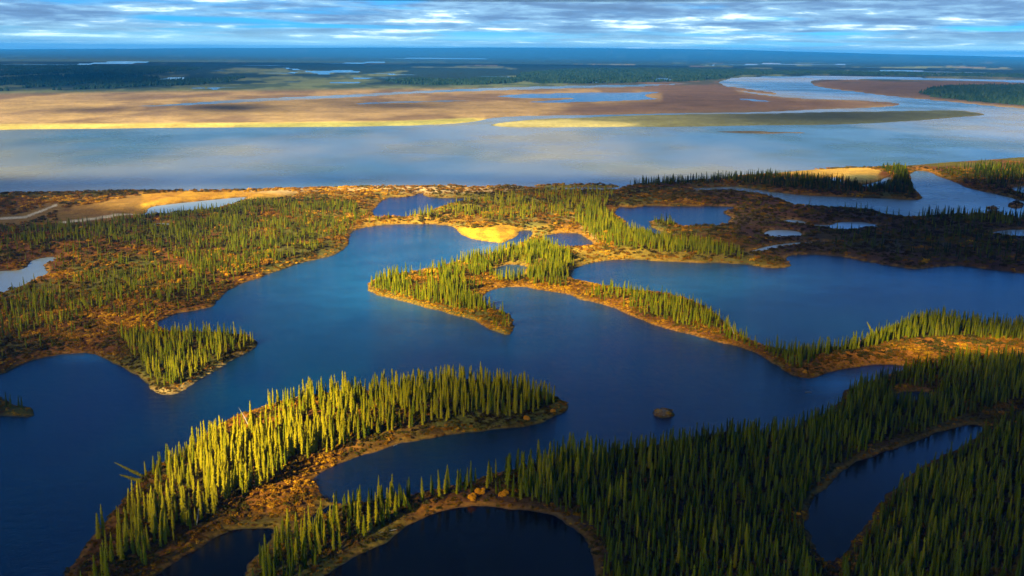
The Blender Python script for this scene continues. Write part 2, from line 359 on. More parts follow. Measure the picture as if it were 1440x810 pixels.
m_river = water_mat('silty_river_water', (0.06, 0.12, 0.13), (0.29, 0.27, 0.15), 0.22, 0.12, 0.9, 0.0, 0.0022)  # beige blotches: silt, with soft cloud reflections painted in

m_pale = water_mat('sky_sheen_pond_water', (0.20, 0.27, 0.30), (0.30, 0.36, 0.36), 0.15, 0.1, 0.8, 0.0)  # pale look of reflected sky painted into the pond colour
# foliage
def foliage_mat(name, dark, mid, pale, trans=0.25, olive=None):
    m, nt = new_mat(name)
    rnd = N(nt, 'ShaderNodeObjectInfo').outputs['Random']
    t1 = N(nt, 'ShaderNodeAttribute', attribute_type='INSTANCER', attribute_name='tint').outputs['Fac']
    t2 = N(nt, 'ShaderNodeAttribute', attribute_type='OBJECT', attribute_name='tint').outputs['Fac']
    t = M(nt, 'ADD', M(nt, 'ADD', t1, t2), M(nt, 'MULTIPLY', M(nt, 'SUBTRACT', rnd, 0.5), 0.35), clamp=True)
    oc = N(nt, 'ShaderNodeTexCoord').outputs['Object']
    n = NOISE(nt, oc, 3.5, 3, 0.6)
    t = M(nt, 'ADD', t, M(nt, 'MULTIPLY', M(nt, 'SUBTRACT', n, 0.5), 0.6), clamp=True)
    c = RAMP(nt, t, [(0.0, dark), (0.5, mid), (1.0, pale)] if olive is None else [(0.0, dark), (0.27, olive), (0.58, mid), (1.0, pale)], 'LINEAR')
    d = N(nt, 'ShaderNodeBsdfDiffuse', ins={'Color': c, 'Roughness': 0.5})
    tr = N(nt, 'ShaderNodeBsdfTranslucent', ins={'Color': c})
    mx = N(nt, 'ShaderNodeMixShader', ins={0: trans, 1: d.outputs[0], 2: tr.outputs[0]})
    finish(nt, mx.outputs[0]); return m
m_spruce = foliage_mat('spruce_needles', (0.014, 0.026, 0.002), (0.125, 0.140, 0.003), (0.30, 0.235, 0.005), 0.25)
m_shrub = foliage_mat('willow_leaves', (0.035, 0.022, 0.005), (0.22, 0.082, 0.005), (0.60, 0.31, 0.010), 0.35, (0.085, 0.075, 0.008))
m_gold = foliage_mat('golden_leaves', (0.30, 0.07, 0.003), (0.60, 0.17, 0.004), (0.70, 0.30, 0.008), 0.3)
m_farfol = foliage_mat('far_forest_needles', (0.006, 0.018, 0.016), (0.010, 0.026, 0.020), (0.018, 0.036, 0.024), 0.0)
m_bark = simple_mat('spruce_bark', (0.07, 0.05, 0.035), (0.16, 0.12, 0.09), 6)
m_dead = simple_mat('bleached_wood', (0.20, 0.17, 0.13), (0.36, 0.32, 0.26), 5)
m_mound = simple_mat('lodge_mud_and_sticks', (0.09, 0.045, 0.018), (0.24, 0.11, 0.025), 4, bump=0.8)

# ------------------------------------------------------------------ ground
NR, NC = 700, 820
X, Y = fan(NR, NC, 165.0, 42000.0, R(38))
L, who = land_field(X, Y)
Z = ground_height(X, Y, L)
PX, PY = PROJ(X, Y, np.zeros_like(X))
D = np.hypot(X, Y)
def blob(cx, cy, rx, ry, px=None, py=None):
    px = PX if px is None else px; py = PY if py is None else py
    return np.exp(-((px - cx) / rx) ** 2 - ((py - cy) / ry) ** 2)
def zone(poly, soft=4.0, px=None, py=None, sy=1.0):
    px = PX if px is None else px; py = PY if py is None else py
    P = np.array(poly, float) * [1, sy]
    d = signed_distance(px, py * sy, P, soft * 2 + 2, 1e3)
    return 1 - sstep(-soft, soft, d)
COL = np.empty((len(X), 3))
nA = fbm(X / 9.0, Y / 9.0, 41, 4)[:, None]; nB = fbm(X / 45.0, Y / 45.0, 43, 4)[:, None]
nF = fbm(X / 260.0, Y / 700.0, 47, 4)[:, None]
COL[:] = (0.105, 0.038, 0.006)
def paint(mask, color):
    global COL
    mask = np.asarray(mask)
    if mask.ndim == 1: mask = mask[:, None]
    mask = np.clip(mask, 0, 1)
    COL = COL * (1 - mask) + np.array(color) * mask
paint(sstep(0.42, 0.70, nA) * 0.8, (0.23, 0.085, 0.008))
paint(sstep(0.42, 0.62, nB) * 0.75, (0.075, 0.085, 0.012))
# central isthmus: straw and yellow
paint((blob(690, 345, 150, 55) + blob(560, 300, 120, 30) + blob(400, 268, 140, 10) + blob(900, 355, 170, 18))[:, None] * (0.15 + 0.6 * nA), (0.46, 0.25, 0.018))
paint(blob(690, 312, 260, 45)[:, None] * sstep(0.4, 0.6, nB) * 0.6, (0.16, 0.17, 0.035))
# right hand moor: dark purplish brown
mo = zone([(985,262),(1100,285),(1300,300),(1600,320),(1600,400),(1300,382),(1105,365),(1030,330)], 10)
paint(mo * 0.75, (0.075, 0.036, 0.026))
paint(blob(1240, 345, 200, 18) * 0.6, (0.035, 0.040, 0.014))
# dark brown wood floor at lower right
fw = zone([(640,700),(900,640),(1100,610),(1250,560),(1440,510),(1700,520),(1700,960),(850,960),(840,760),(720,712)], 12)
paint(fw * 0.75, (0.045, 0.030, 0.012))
# golden flats
def flat(poly, c, soft=2.0, amt=0.95): paint(zone(poly, soft) * amt, c)
flat([(632,319),(655,322),(700,318),(733,322),(731,330),(716,340),(700,345),(665,340),(645,331)], (0.58, 0.32, 0.018), 1.5)
flat([(100,292),(160,281),(215,272),(260,270),(330,271),(400,268),(420,272),(390,279),(345,281),(290,283),(235,289),(205,300),(150,300),(100,304)], (0.46, 0.23, 0.018), 4)
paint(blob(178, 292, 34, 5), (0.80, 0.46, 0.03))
paint(zone([(636,321),(690,317),(733,323),(716,338),(665,339)], 3)[:, None] * sstep(0.45, 0.62, fbm(X / 7, Y / 16, 99, 4))[:, None] * 0.6, (0.30, 0.14, 0.012))
paint((blob(250, 285, 130, 14) * 0.7)[:, None] * sstep(0.42, 0.62, fbm(X / 14, Y / 40, 98, 4))[:, None], (0.25, 0.10, 0.012))
flat([(-100,300),(0,297),(80,283),(200,275),(200,303),(60,322),(0,326),(-100,335)], (0.20, 0.105, 0.022), 5, 0.8)
flat([(1079,244),(1140,239),(1200,236.5),(1222,237),(1240,243),(1232,250),(1190,254),(1150,249),(1100,247)], (0.46, 0.27, 0.05), 2)
flat([(1180,249),(1235,249),(1250,255),(1200,260)], (0.26, 0.23, 0.08), 2)
flat([(340,272),(420,268),(560,262),(640,262),(730,262),(760,270),(640,275),(480,270),(400,276)], (0.46, 0.33, 0.16), 3, 0.75)
flat([(755,261),(870,261),(874,266),(760,270)], (0.16, 0.15, 0.04), 2)
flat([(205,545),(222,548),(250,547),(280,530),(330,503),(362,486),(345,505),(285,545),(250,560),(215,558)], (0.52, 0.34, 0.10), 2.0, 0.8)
# orange margin above the right hand bay
flat([(1120,522),(1150,505),(1200,495),(1270,485),(1340,480),(1420,480),(1560,492),(1560,512),(1420,508),(1300,512),(1180,522),(1140,530)], (0.42, 0.14, 0.010), 6, 0.8)
# pale tracks on the left
def line_mask(pts, wpx):
    m = np.zeros(len(X))
    for (a, b), (c_, d_) in zip(pts[:-1], pts[1:]):
        ex, ey = c_ - a, d_ - b
        t = np.clip(((PX - a) * ex + (PY - b) * ey) / (ex * ex + ey * ey), 0, 1)
        m = np.maximum(m, 1 - sstep(wpx * 0.5, wpx * 1.2, np.hypot(PX - a - t * ex, PY - b - t * ey)))
    return m
paint(line_mask([(-60,313),(0,312),(37,309),(62,300),(80,292)], 1.6), (0.42, 0.36, 0.27))
paint(line_mask([(85,318),(110,314),(150,309),(195,303)], 1.7), (0.44, 0.38, 0.28))
paint(line_mask([(745,295),(775,300),(805,312),(830,330),(845,342)], 3.5) * 0.7, (0.36, 0.22, 0.07))
# ---- the far side of the river
farm = sstep(196, 190, PY)
paint(farm, (0.27, 0.18, 0.085))
paint(farm * sstep(700, 100, PX) * sstep(0.35, 0.65, nF[:, 0]) * 0.55, (0.42, 0.28, 0.10))
paint((farm[:, None]) * sstep(0.46, 0.62, fbm(X / 160, Y / 420, 49, 4))[:, None] * 0.85, (0.135, 0.085, 0.050))
paint(farm * sstep(132, 126, PY + (PX - 300) * 0.012), (0.10, 0.125, 0.060))                # green marsh beyond
paint((farm * sstep(129, 124, PY + (PX - 300) * 0.012))[:, None] * sstep(0.45, 0.62, fbm(X / 500, Y / 2200, 53, 4))[:, None] * 0.8, (0.16, 0.12, 0.085))
paint(farm * zone([(800,118),(960,113),(1015,112),(1040,130),(1120,140),(1270,146),(1110,158),(860,163),(760,163),(830,150),(930,142),(930,130),(880,124)], 5), (0.120, 0.074, 0.050))
paint(farm * zone([(-300,178),(0,176.5),(330,174.5),(560,172),(680,167),(720,172),(620,177),(330,182),(-300,188)], 1.2) * 0.9, (0.52, 0.40, 0.10))
paint(farm * zone([(330,176.5),(560,172.5),(660,168),(680,170),(600,176.5),(430,180),(330,180)], 1.2) * 0.8, (0.22, 0.23, 0.07))
paint(farm * zone([(680,179),(690,173),(863,162),(1100,158.5),(1343,154.5),(1390,161.5),(1227,175),(960,179.5)], 1.0), (0.13, 0.13, 0.06))
paint(farm * zone([(690,179),(700,172),(800,170),(900,176),(860,180)], 2) * 0.8, (0.42, 0.36, 0.14))
paint(farm * sstep(860, 1150, PX) * zone([(800,180),(800,160),(1343,154.5),(1390,161.5),(1227,176)], 3) * 0.9, (0.055, 0.068, 0.042))
paint(farm * zone([(1140,118),(1146,112),(1440,115),(1600,119),(1600,160),(1440,152),(1270,137),(1180,126)], 1.0), (0.125, 0.080, 0.052))
FOREST_FAR = [
 [(-260,95),(0,93.5),(100,93.5),(200,94.5),(285,97),(232,103),(220,108),(228,114),(300,113.5),(325,109.5),(345,110.5),(310,118),(270,121),(210,122),(150,126),(60,128.5),(0,131),(-260,134)],
 [(541,115),(575,112),(640,114),(700,111),(735,112),(728,117),(680,120),(600,120.5),(560,118)],
 [(735,104),(800,98),(900,97),(1010,98),(1130,100),(1300,103),(1500,107),(1500,110.5),(1320,107.5),(1130,104.5),(1040,106),(1012,112),(960,115.5),(860,117.5),(760,118.5),(720,112)],
 [(1293,133.5),(1310,126),(1340,122.5),(1440,121.5),(1600,122),(1600,157),(1440,150),(1400,146.5),(1360,143),(1320,139)],
 [(-260,77),(150,76.2),(330,77.5),(520,79),(700,80.5),(980,82),(1200,86),(1500,92),(1500,95),(1200,91),(900,90),(700,91),(540,87),(300,84.5),(150,83.5),(-260,82)],
 [(-260,72),(1440,86),(1700,88),(1700,90),(1200,83),(700,79.5),(-260,75)],
]
paint(farm * zone([(985,184),(1060,184),(1140,186.6),(1060,188.6),(985,187)], 1.0), (0.06, 0.05, 0.035))
paint(farm * sstep(131, 126, PY + (PX - 300) * 0.012) * sstep(0.50, 0.60, fbm(X / 90, Y / 330, 69, 4)) * 0.7, (0.02, 0.045, 0.03))
fn = fbm(X / 300, Y / 1500, 61, 4)
paint(farm * sstep(127, 121, PY + (PX - 300) * 0.012) * sstep(0.45, 0.50, fbm(X / 330, Y / 900, 67, 5) + np.clip(115 - PY, 0, 20) * 0.006), (0.008, 0.024, 0.026))
paint(farm * sstep(93, 87, PY) * 0.92, (0.016, 0.036, 0.032))
for P in FOREST_FAR:
    mk = zone(P, 1.6, sy=1.6)
    paint(farm * mk * sstep(0.28, 0.40, fn), (0.008, 0.024, 0.026))
# wet dark margin and a pale dry rim just above the water
wv = np.maximum(1.2, D * D / 166000.0 * 0.8)
nearm = (1 - sstep(900, 1500, D))
rim = sstep(0.1, 0.6, L / wv) * (1 - sstep(0.8, 1.6, L / wv)) * nearm
paint(rim * (0.65 - 0.35 * sstep(600, 350, D)), (0.30, 0.150, 0.020))
wet = 1 - sstep(-0.1, 0.45, L / wv)
paint(wet * nearm, (0.045, 0.035, 0.022))
COL *= 1.0
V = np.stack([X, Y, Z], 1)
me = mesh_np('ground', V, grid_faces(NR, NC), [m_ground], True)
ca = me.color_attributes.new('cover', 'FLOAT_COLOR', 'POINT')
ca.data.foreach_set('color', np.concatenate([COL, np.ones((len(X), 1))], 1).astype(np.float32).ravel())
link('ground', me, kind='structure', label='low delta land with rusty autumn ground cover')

# ------------------------------------------------------------------ water sheets
NR2, NC2 = 420, 400
X2, Y2 = fan(NR2, NC2, 165.0, 22000.0, R(38))
L2, who2 = land_field(X2, Y2)
F2 = grid_faces(NR2, NC2)
D2 = np.hypot(X2, Y2)
cell = np.maximum(2.0, D2 * D2 / 120000.0) + 3.0
ok = (L2 < cell * 1.6)[F2].any(1)
wf = who2[F2[:, 0]]
for k, (nm, P) in enumerate(WATER_W):
    f = F2[ok & (wf == k)]
    if not len(f): continue
    used, inv = np.unique(f, return_inverse=True)
    V2 = np.stack([X2[used], Y2[used], np.zeros(len(used))], 1)
    cy = np.mean([q[1] for q in WATER[k][1]])
    cx = np.mean([q[0] for q in WATER[k][1]])
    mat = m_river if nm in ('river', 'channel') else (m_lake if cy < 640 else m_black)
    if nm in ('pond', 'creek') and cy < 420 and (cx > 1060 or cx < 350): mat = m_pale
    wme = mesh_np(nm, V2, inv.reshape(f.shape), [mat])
    sx, sy = PROJ(V2[:, 0], V2[:, 1], V2[:, 2] * 0)
    sheen_silt = np.zeros(len(used))
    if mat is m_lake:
        for (a_, b_, c_, d_, e_) in ((1195, 540, 65, 13, 0.75), (120, 502, 45, 8, 0.6), (1320, 392, 150, 18, 0.35), (690, 350, 45, 10, 0.5), (1000, 470, 60, 14, 0.18), (590, 400, 240, 75, 0.36), (1060, 400, 260, 40, 0.30), (560, 335, 90, 16, 0.12), (1250, 455, 0.1, 0.1, 0)):  # mostly painted cloud reflections and a brightened mid-lake
            sheen_silt += e_ * blob(a_, b_, c_, d_, sx, sy)
        sheen_silt *= 0.55 + 0.9 * fbm(V2[:, 0] / 14, V2[:, 1] / 9, 119, 3)
    if mat is m_river: sheen_silt += 0.0
    sa = wme.attributes.new('sheen_silt', 'FLOAT', 'POINT'); sa.data.foreach_set('value', np.clip(sheen_silt, 0, 1).astype(np.float32))
    link(nm, wme, kind='structure')

# lookup of L, z and pixel for scattered points
def sample_ground(x, y):
    l, _ = land_field(x, y)
    return l, ground_height(x, y, l)

# ------------------------------------------------------------------ plants: meshes
def spruce_meshes(seed, H=10.0):
    r = random.Random(seed)
    V, F = [], []
    def tri(*p):
        b = len(V); V.extend(p); F.append((b, b + 1, b + 2))
    rmax = r.uniform(0.62, 0.92); skirt = r.uniform(0.03, 0.09) * H
    club = r.random() < 0.4
    lev = 30
    bend = (r.uniform(-0.25, 0.25), r.uniform(-0.25, 0.25))
    def axis(t): return (bend[0] * t * t, bend[1] * t * t)
    def rad(t):
        v = rmax * (1 - t) ** 0.50 * (0.78 + 0.22 * min(1, t * 6))
        if club: v = v * (1 - 0.35 * math.exp(-((t - 0.72) / 0.1) ** 2)) + 0.10 * math.exp(-((t - 0.9) / 0.05) ** 2)
        return v
    for k in range(lev):
        t = (k + r.uniform(-0.3, 0.3)) / lev; t = min(max(t, 0), 0.985)
        z = skirt + t * (H - skirt)
        ax, ay = axis(t)
        nb = 7 if t < 0.6 else 5
        a0 = r.uniform(0, 6.28)
        for j in range(nb):
            if r.random() < 0.10: continue
            a = a0 + j * 6.283 / nb + r.uniform(-0.25, 0.25)
            rr = rad(t) * r.choice((0.55, 0.8, 0.95, 1.1, 1.35))
            dz = -0.34 * rr - 0.08
            wd = 0.30 * rr + 0.09
            tip = (ax + rr * math.cos(a), ay + rr * math.sin(a), z + dz)
            l_ = (ax + 0.5 * rr * math.cos(a) - wd * math.sin(a), ay + 0.5 * rr * math.sin(a) + wd * math.cos(a), z + dz * 0.75)
            r_ = (ax + 0.5 * rr * math.cos(a) + wd * math.sin(a), ay + 0.5 * rr * math.sin(a) - wd * math.cos(a), z + dz * 0.75)
            up = (ax + 0.05 * math.cos(a), ay + 0.05 * math.sin(a), z + 0.26 + 0.1 * rr)
            dn = (ax + 0.55 * rr * math.cos(a), ay + 0.55 * rr * math.sin(a), z + dz - 0.16)
            tri(up, l_, tip); tri(up, tip, r_); tri(l_, dn, tip); tri(r_, tip, dn)
    # ragged leader
    ax, ay = axis(1)
    for j in range(3):
        a = j * 2.09
        tri((ax + 0.07 * math.cos(a), ay + 0.07 * math.sin(a), H - 0.7), (ax + 0.07 * math.cos(a + 2.09), ay + 0.07 * math.sin(a + 2.09), H - 0.7), (ax, ay, H + 0.25))
    crown = mesh_np('spruce_crown', V, F, [m_spruce])
    V, F = [], []
    ns = 6
    for k in range(5):
        t = k / 4; ax, ay = axis(t); rr = 0.14 * (1 - t) + 0.015
        for j in range(ns):
            V.append((ax + rr * math.cos(6.283 * j / ns), ay + rr * math.sin(6.283 * j / ns), -0.4 + t * (H * 0.98 + 0.4)))
    for k in range(4):
        for j in range(ns):
            F.append((k * ns + j, k * ns + (j + 1) % ns, (k + 1) * ns + (j + 1) % ns, (k + 1) * ns + j))
    trunk = mesh_np('spruce_trunk', V, F, [m_bark])
    return crown, trunk
SPR = [spruce_meshes(100 + i) for i in range(9)]
def shrub_mesh(seed, mat, n=46, flat_=0.75, leaf=1.0):
    r = random.Random(seed); V, F = [], []
    lobes = [(r.uniform(-0.55, 0.55), r.uniform(-0.55, 0.55), r.uniform(0.3, 0.62) * flat_, r.uniform(0.32, 0.55)) for _ in range(5)]
    for i in range(n):
        cx, cy, cz, rr = lobes[i % 5]
        a = r.uniform(0, 6.28); e = math.asin(r.uniform(-0.35, 1))
        nx, ny, nz = math.cos(a) * math.cos(e), math.sin(a) * math.cos(e), math.sin(e)
        p = Vector((cx + nx * rr, cy + ny * rr, max(0.02, cz + nz * rr * flat_)))
        s = r.uniform(0.13, 0.26) * leaf
        q = Vector((nx, ny, nz)) + Vector((r.uniform(-.6, .6), r.uniform(-.6, .6), r.uniform(-.3, .8)))
        q.normalize()
        u_ = q.orthogonal().normalized(); v_ = q.cross(u_)
        th = r.uniform(0, 6.28)
        b = len(V)
        for k in range(4):
            an = th + k * 1.5708 + r.uniform(-.35, .35)
            V.append(tuple(p + (u_ * math.cos(an) + v_ * math.sin(an)) * s * r.uniform(0.7, 1.3) + q * r.uniform(-.06, .06)))
        F.append((b, b + 1, b + 2)); F.append((b, b + 2, b + 3))
    # short woody stems
    for i in range(4):
        a = i * 1.57 + r.uniform(-.3, .3); b = len(V)
        V.extend([(0.03, 0, -0.25), (-0.03, 0.02, -0.25), (math.cos(a) * 0.5, math.sin(a) * 0.5, 0.6)]); F.append((b, b + 1, b + 2))
    return mesh_np('shrub', V, F, [mat])
def cone_mesh(seed):
    r = random.Random(seed); V, F = [], []
    for q in range(3):
        ox, oy = r.uniform(-4, 4), r.uniform(-4, 4); h = r.uniform(0.7, 1.1); w = r.uniform(1.2, 2.2)
        b = len(V); n = 5
        for j in range(n):
            a = 6.283 * j / n; V.append((ox + w * math.cos(a), oy + w * math.sin(a), -0.3))
        V.append((ox, oy, 9 * h))
        F += [(b + j, b + (j + 1) % n, b + n) for j in range(n)]
    return mesh_np('far_spruce_clump', V, F, [m_farfol])

def hidden_collection(name, meshes):
    c = bpy.data.collections.new(name)
    for i, ms in enumerate(meshes):
        if isinstance(ms, tuple):
            cr, tr = ms
            a = np.empty(len(cr.vertices) * 3, np.float32); cr.vertices.foreach_get('co', a); a = a.reshape(-1, 3)
            b = np.empty(len(tr.vertices) * 3, np.float32); tr.vertices.foreach_get('co', b); b = b.reshape(-1, 3)
            fa = np.array([p.vertices[:] for p in cr.polygons]); fb = []
            for p in tr.polygons:
                v4 = p.vertices[:]; fb += [(v4[0], v4[1], v4[2]), (v4[0], v4[2], v4[3])]
            fb = np.array(fb) + len(a)
            me = mesh_np(name, np.concatenate([a, b]), np.concatenate([fa, fb]), [m_spruce, m_bark])
            mi = np.zeros(len(me.polygons), np.int32); mi[len(fa):] = 1
            me.polygons.foreach_set('material_index', mi)
        else:
            me = ms
        o = bpy.data.objects.new(name + '_form', me); c.objects.link(o)
    return c
def scatter_object(name, pts, scl, rot, tint, coll, **props):
    """one object of kind stuff: points carrying size, turn and tint, with plants grown on them"""
    me = bpy.data.meshes.new(name)
    me.vertices.add(len(pts)); me.vertices.foreach_set('co', np.asarray(pts, np.float32).ravel())
    for nm, arr, tp in (('scl', scl, 'FLOAT_VECTOR'), ('rot', rot, 'FLOAT_VECTOR')):
        at_ = me.attributes.new(nm, tp, 'POINT'); at_.data.foreach_set('vector', np.asarray(arr, np.float32).ravel())
    at_ = me.attributes.new('tint', 'FLOAT', 'POINT'); at_.data.foreach_set('value', np.asarray(tint, np.float32))
    o = link(name, me, kind='stuff', **props)
    g = bpy.data.node_groups.new(name + '_growth', 'GeometryNodeTree')
    g.interface.new_socket('Geometry', in_out='INPUT', socket_type='NodeSocketGeometry')
    g.interface.new_socket('Geometry', in_out='OUTPUT', socket_type='NodeSocketGeometry')
    gi = g.nodes.new('NodeGroupInput'); go = g.nodes.new('NodeGroupOutput')
    ip = g.nodes.new('GeometryNodeInstanceOnPoints'); ci = g.nodes.new('GeometryNodeCollectionInfo')
    ci.inputs['Collection'].default_value = coll; ci.inputs['Separate Children'].default_value = True; ci.inputs['Reset Children'].default_value = True
    def na_(nm):
        n = g.nodes.new('GeometryNodeInputNamedAttribute'); n.data_type = 'FLOAT_VECTOR'; n.inputs['Name'].default_value = nm
        return n.outputs[0]
    ri = g.nodes.new('FunctionNodeRandomValue'); ri.data_type = 'INT'
    ri.inputs[4].default_value = 0; ri.inputs[5].default_value = max(0, len(coll.objects) - 1)
    g.links.new(gi.outputs[0], ip.inputs['Points']); g.links.new(ci.outputs[0], ip.inputs['Instance'])
    ip.inputs['Pick Instance'].default_value = True
    g.links.new(ri.outputs[2], ip.inputs['Instance Index'])
    g.links.new(na_('rot'), ip.inputs['Rotation']); g.links.new(na_('scl'), ip.inputs['Scale'])
    g.links.new(ip.outputs[0], go.inputs[0])
    md = o.modifiers.new('growth', 'NODES'); md.node_group = g
    return o

# ------------------------------------------------------------------ spruce: where the stands are (outlines of the ground they root in)
# outline, spacing m, mean height m, share of places filled, patchiness, tint (own colour, with sun or shade painted in), name of the stand
STANDS = [
 ('island', [(297,611),(330,594),(400,569),(500,555),(600,547),(700,541),(755,556),(784,572),(745,588),(660,594),(600,603),(550,614),(500,628),(470,640),(432,655),(405,668),(380,690),(340,712),(300,733),(255,762),(215,790),(190,830),(150,880),(70,860),(130,768),(186,690),(230,654)], 3.0, 11.3, 0.95, 0.20, 0.84),
 ('strip', [(345,850),(352,795),(390,755),(425,755),(470,712),(540,706),(620,692),(690,672),(800,645),(850,640),(850,700),(760,712),(690,700),(640,703),(600,712),(565,730),(530,752),(490,775),(440,805),(420,850)], 3.1, 10.5, 0.88, 0.28, 0.45),
 ('wood', [(720,705),(800,642),(940,628),(1000,614),(1095,610),(1178,576),(1190,555),(1240,534),(1275,522),(1400,515),(1500,515),(1700,560),(1700,700),(1500,600),(1440,570),(1400,580),(1340,596),(1240,628),(1170,662),(1140,700),(1128,745),(1145,800),(1160,900),(850,900),(846,780),(835,752),(800,728),(760,712)], 3.0, 9.8, 0.95, 0.16, 0.38),
 ('wood', [(1186,800),(1215,762),(1250,712),(1290,672),(1350,636),(1395,606),(1440,590),(1600,640),(1750,800),(1750,900),(1150,900)], 3.0, 9.8, 0.93, 0.18, 0.40),
 ('ridge', [(1062,492),(1095,497),(1165,493),(1210,486),(1228,476),(1250,466),(1290,452),(1340,452),(1440,466),(1600,482),(1600,505),(1440,487),(1350,480),(1270,484),(1210,498),(1150,508),(1128,522),(1105,516),(1080,500)], 2.9, 8.5, 0.92, 0.15, 0.50),
 ('spit', [(745,392),(790,396),(850,408),(920,418),(985,434),(1020,455),(1062,484),(1075,500),(1030,482),(960,462),(900,444),(850,426),(790,408),(740,401)], 3.5, 7.4, 0.85, 0.35, 0.50),
 ('hook', [(520,399),(560,389),(610,380),(660,368),(700,358),(760,352),(790,365),(790,385),(760,396),(715,399),(680,405),(668,418),(685,436),(716,446),(720,463),(700,464),(668,447),(620,433),(560,419),(522,407)], 3.3, 8.8, 0.85, 0.40, 0.52),
 ('point', [(170,478),(240,471),(345,476),(358,484),(335,498),(295,516),(270,533),(248,549),(225,549),(206,530),(185,502)], 3.4, 8.6, 0.85, 0.28, 0.70),
 ('centre', [(500,318),(560,308),(620,298),(640,288),(700,280),(760,272),(830,270),(870,272),(860,285),(845,300),(870,320),(905,335),(960,345),(1040,358),(1050,368),(960,362),(880,355),(850,345),(820,325),(790,312),(760,305),(740,318),(640,312),(560,310),(505,318)], 5.0, 8.4, 0.62, 0.65, 0.62),
 ('centre', [(812,300),(835,292),(852,305),(880,325),(930,340),(1000,352),(1045,362),(1030,366),(930,360),(850,352),(820,330),(808,312)], 3.8, 8.5, 0.85, 0.30, 0.55),
 ('centre', [(735,350),(765,348),(790,352),(808,372),(800,392),(770,396),(745,385),(742,372)], 3.4, 9.0, 0.85, 0.35, 0.55),
 ('west', [(-200,330),(0,330),(120,318),(260,302),(340,290),(430,285),(500,292),(520,305),(500,318),(488,338),(440,360),(380,375),(330,385),(300,395),(260,370),(200,350),(100,345),(0,350),(-200,370)], 4.6, 8.0, 0.80, 0.45, 0.40),
 ('west', [(-200,400),(0,420),(80,400),(180,370),(300,360),(400,368),(340,392),(300,420),(240,436),(150,450),(60,470),(0,490),(-200,530)], 5.2, 8.0, 0.70, 0.50, 0.42),
 ('west', [(-200,370),(0,350),(150,345),(300,385),(250,440),(215,460),(215,470),(180,500),(120,490),(40,500),(0,515),(-200,560)], 8.0, 7.5, 0.6, 0.45, 0.40),
 ('far_shore', [(880,263),(940,258),(1040,252),(1100,250),(1180,257),(1215,266),(1250,256),(1262,240),(1278,250),(1284,268),(1290,277),(1200,274),(1109,269),(1064,263),(1030,259),(975,262),(920,266)], 4.2, 8.6, 0.93, 0.12, 0.02),
 ('far_shore', [(1240,240),(1262,237),(1276,240),(1280,262),(1262,262)], 4.2, 7.5, 0.95, 0.1, 0.05),
 ('far_shore', [(1368,236),(1440,234),(1600,240),(1600,270),(1440,262),(1400,262),(1370,250)], 5.0, 8.5, 0.92, 0.15, 0.02),
 ('far_shore', [(1318,240),(1370,236),(1440,258),(1440,280),(1380,266),(1330,250)], 7.0, 7.5, 0.7, 0.3, 0.1),
 ('moor', [(1288,306),(1340,304),(1420,308),(1600,318),(1600,330),(1440,322),(1380,318),(1300,312)], 4.0, 9.0, 0.9, 0.25, 0.22),
 ('moor', [(1130,296),(1240,300),(1300,310),(1260,316),(1200,304),(1130,300)], 6.0, 7.5, 0.6, 0.5, 0.12),
 ('moor', [(1150,330),(1300,318),(1440,330),(1600,340),(1600,385),(1440,374),(1300,370),(1180,356)], 5.5, 7.0, 0.7, 0.4, 0.12),
 ('islet', [(916,312),(940,314),(958,320),(940,322),(925,318)], 4.0, 8.0, 0.85, 0.2, 0.35),
 ('shallows', [(-80,555),(0,562),(40,577),(30,584),(-80,588)], 3.6, 7.5, 0.7, 0.2, 0.35),
]
def poly_points(poly_px, spacing, seed):
    P = np.array([G(a, b) for a, b in poly_px])
    x0, y0 = P.min(0); x1, y1 = P.max(0)
    r = np.random.default_rng(seed)
    gx, gy = np.meshgrid(np.arange(x0, x1, spacing), np.arange(y0, y1, spacing))
    gx = gx + (np.arange(gx.shape[0]) % 2)[:, None] * spacing * 0.5
    x = gx.ravel() + r.uniform(-0.48, 0.48, gx.size) * spacing; y = gy.ravel() + r.uniform(-0.48, 0.48, gx.size) * spacing
    d = signed_distance(x, y, P, 1.0)
    k = d < 0
    return x[k], y[k], r
trees = []   # x, y, z, height, tint, stand
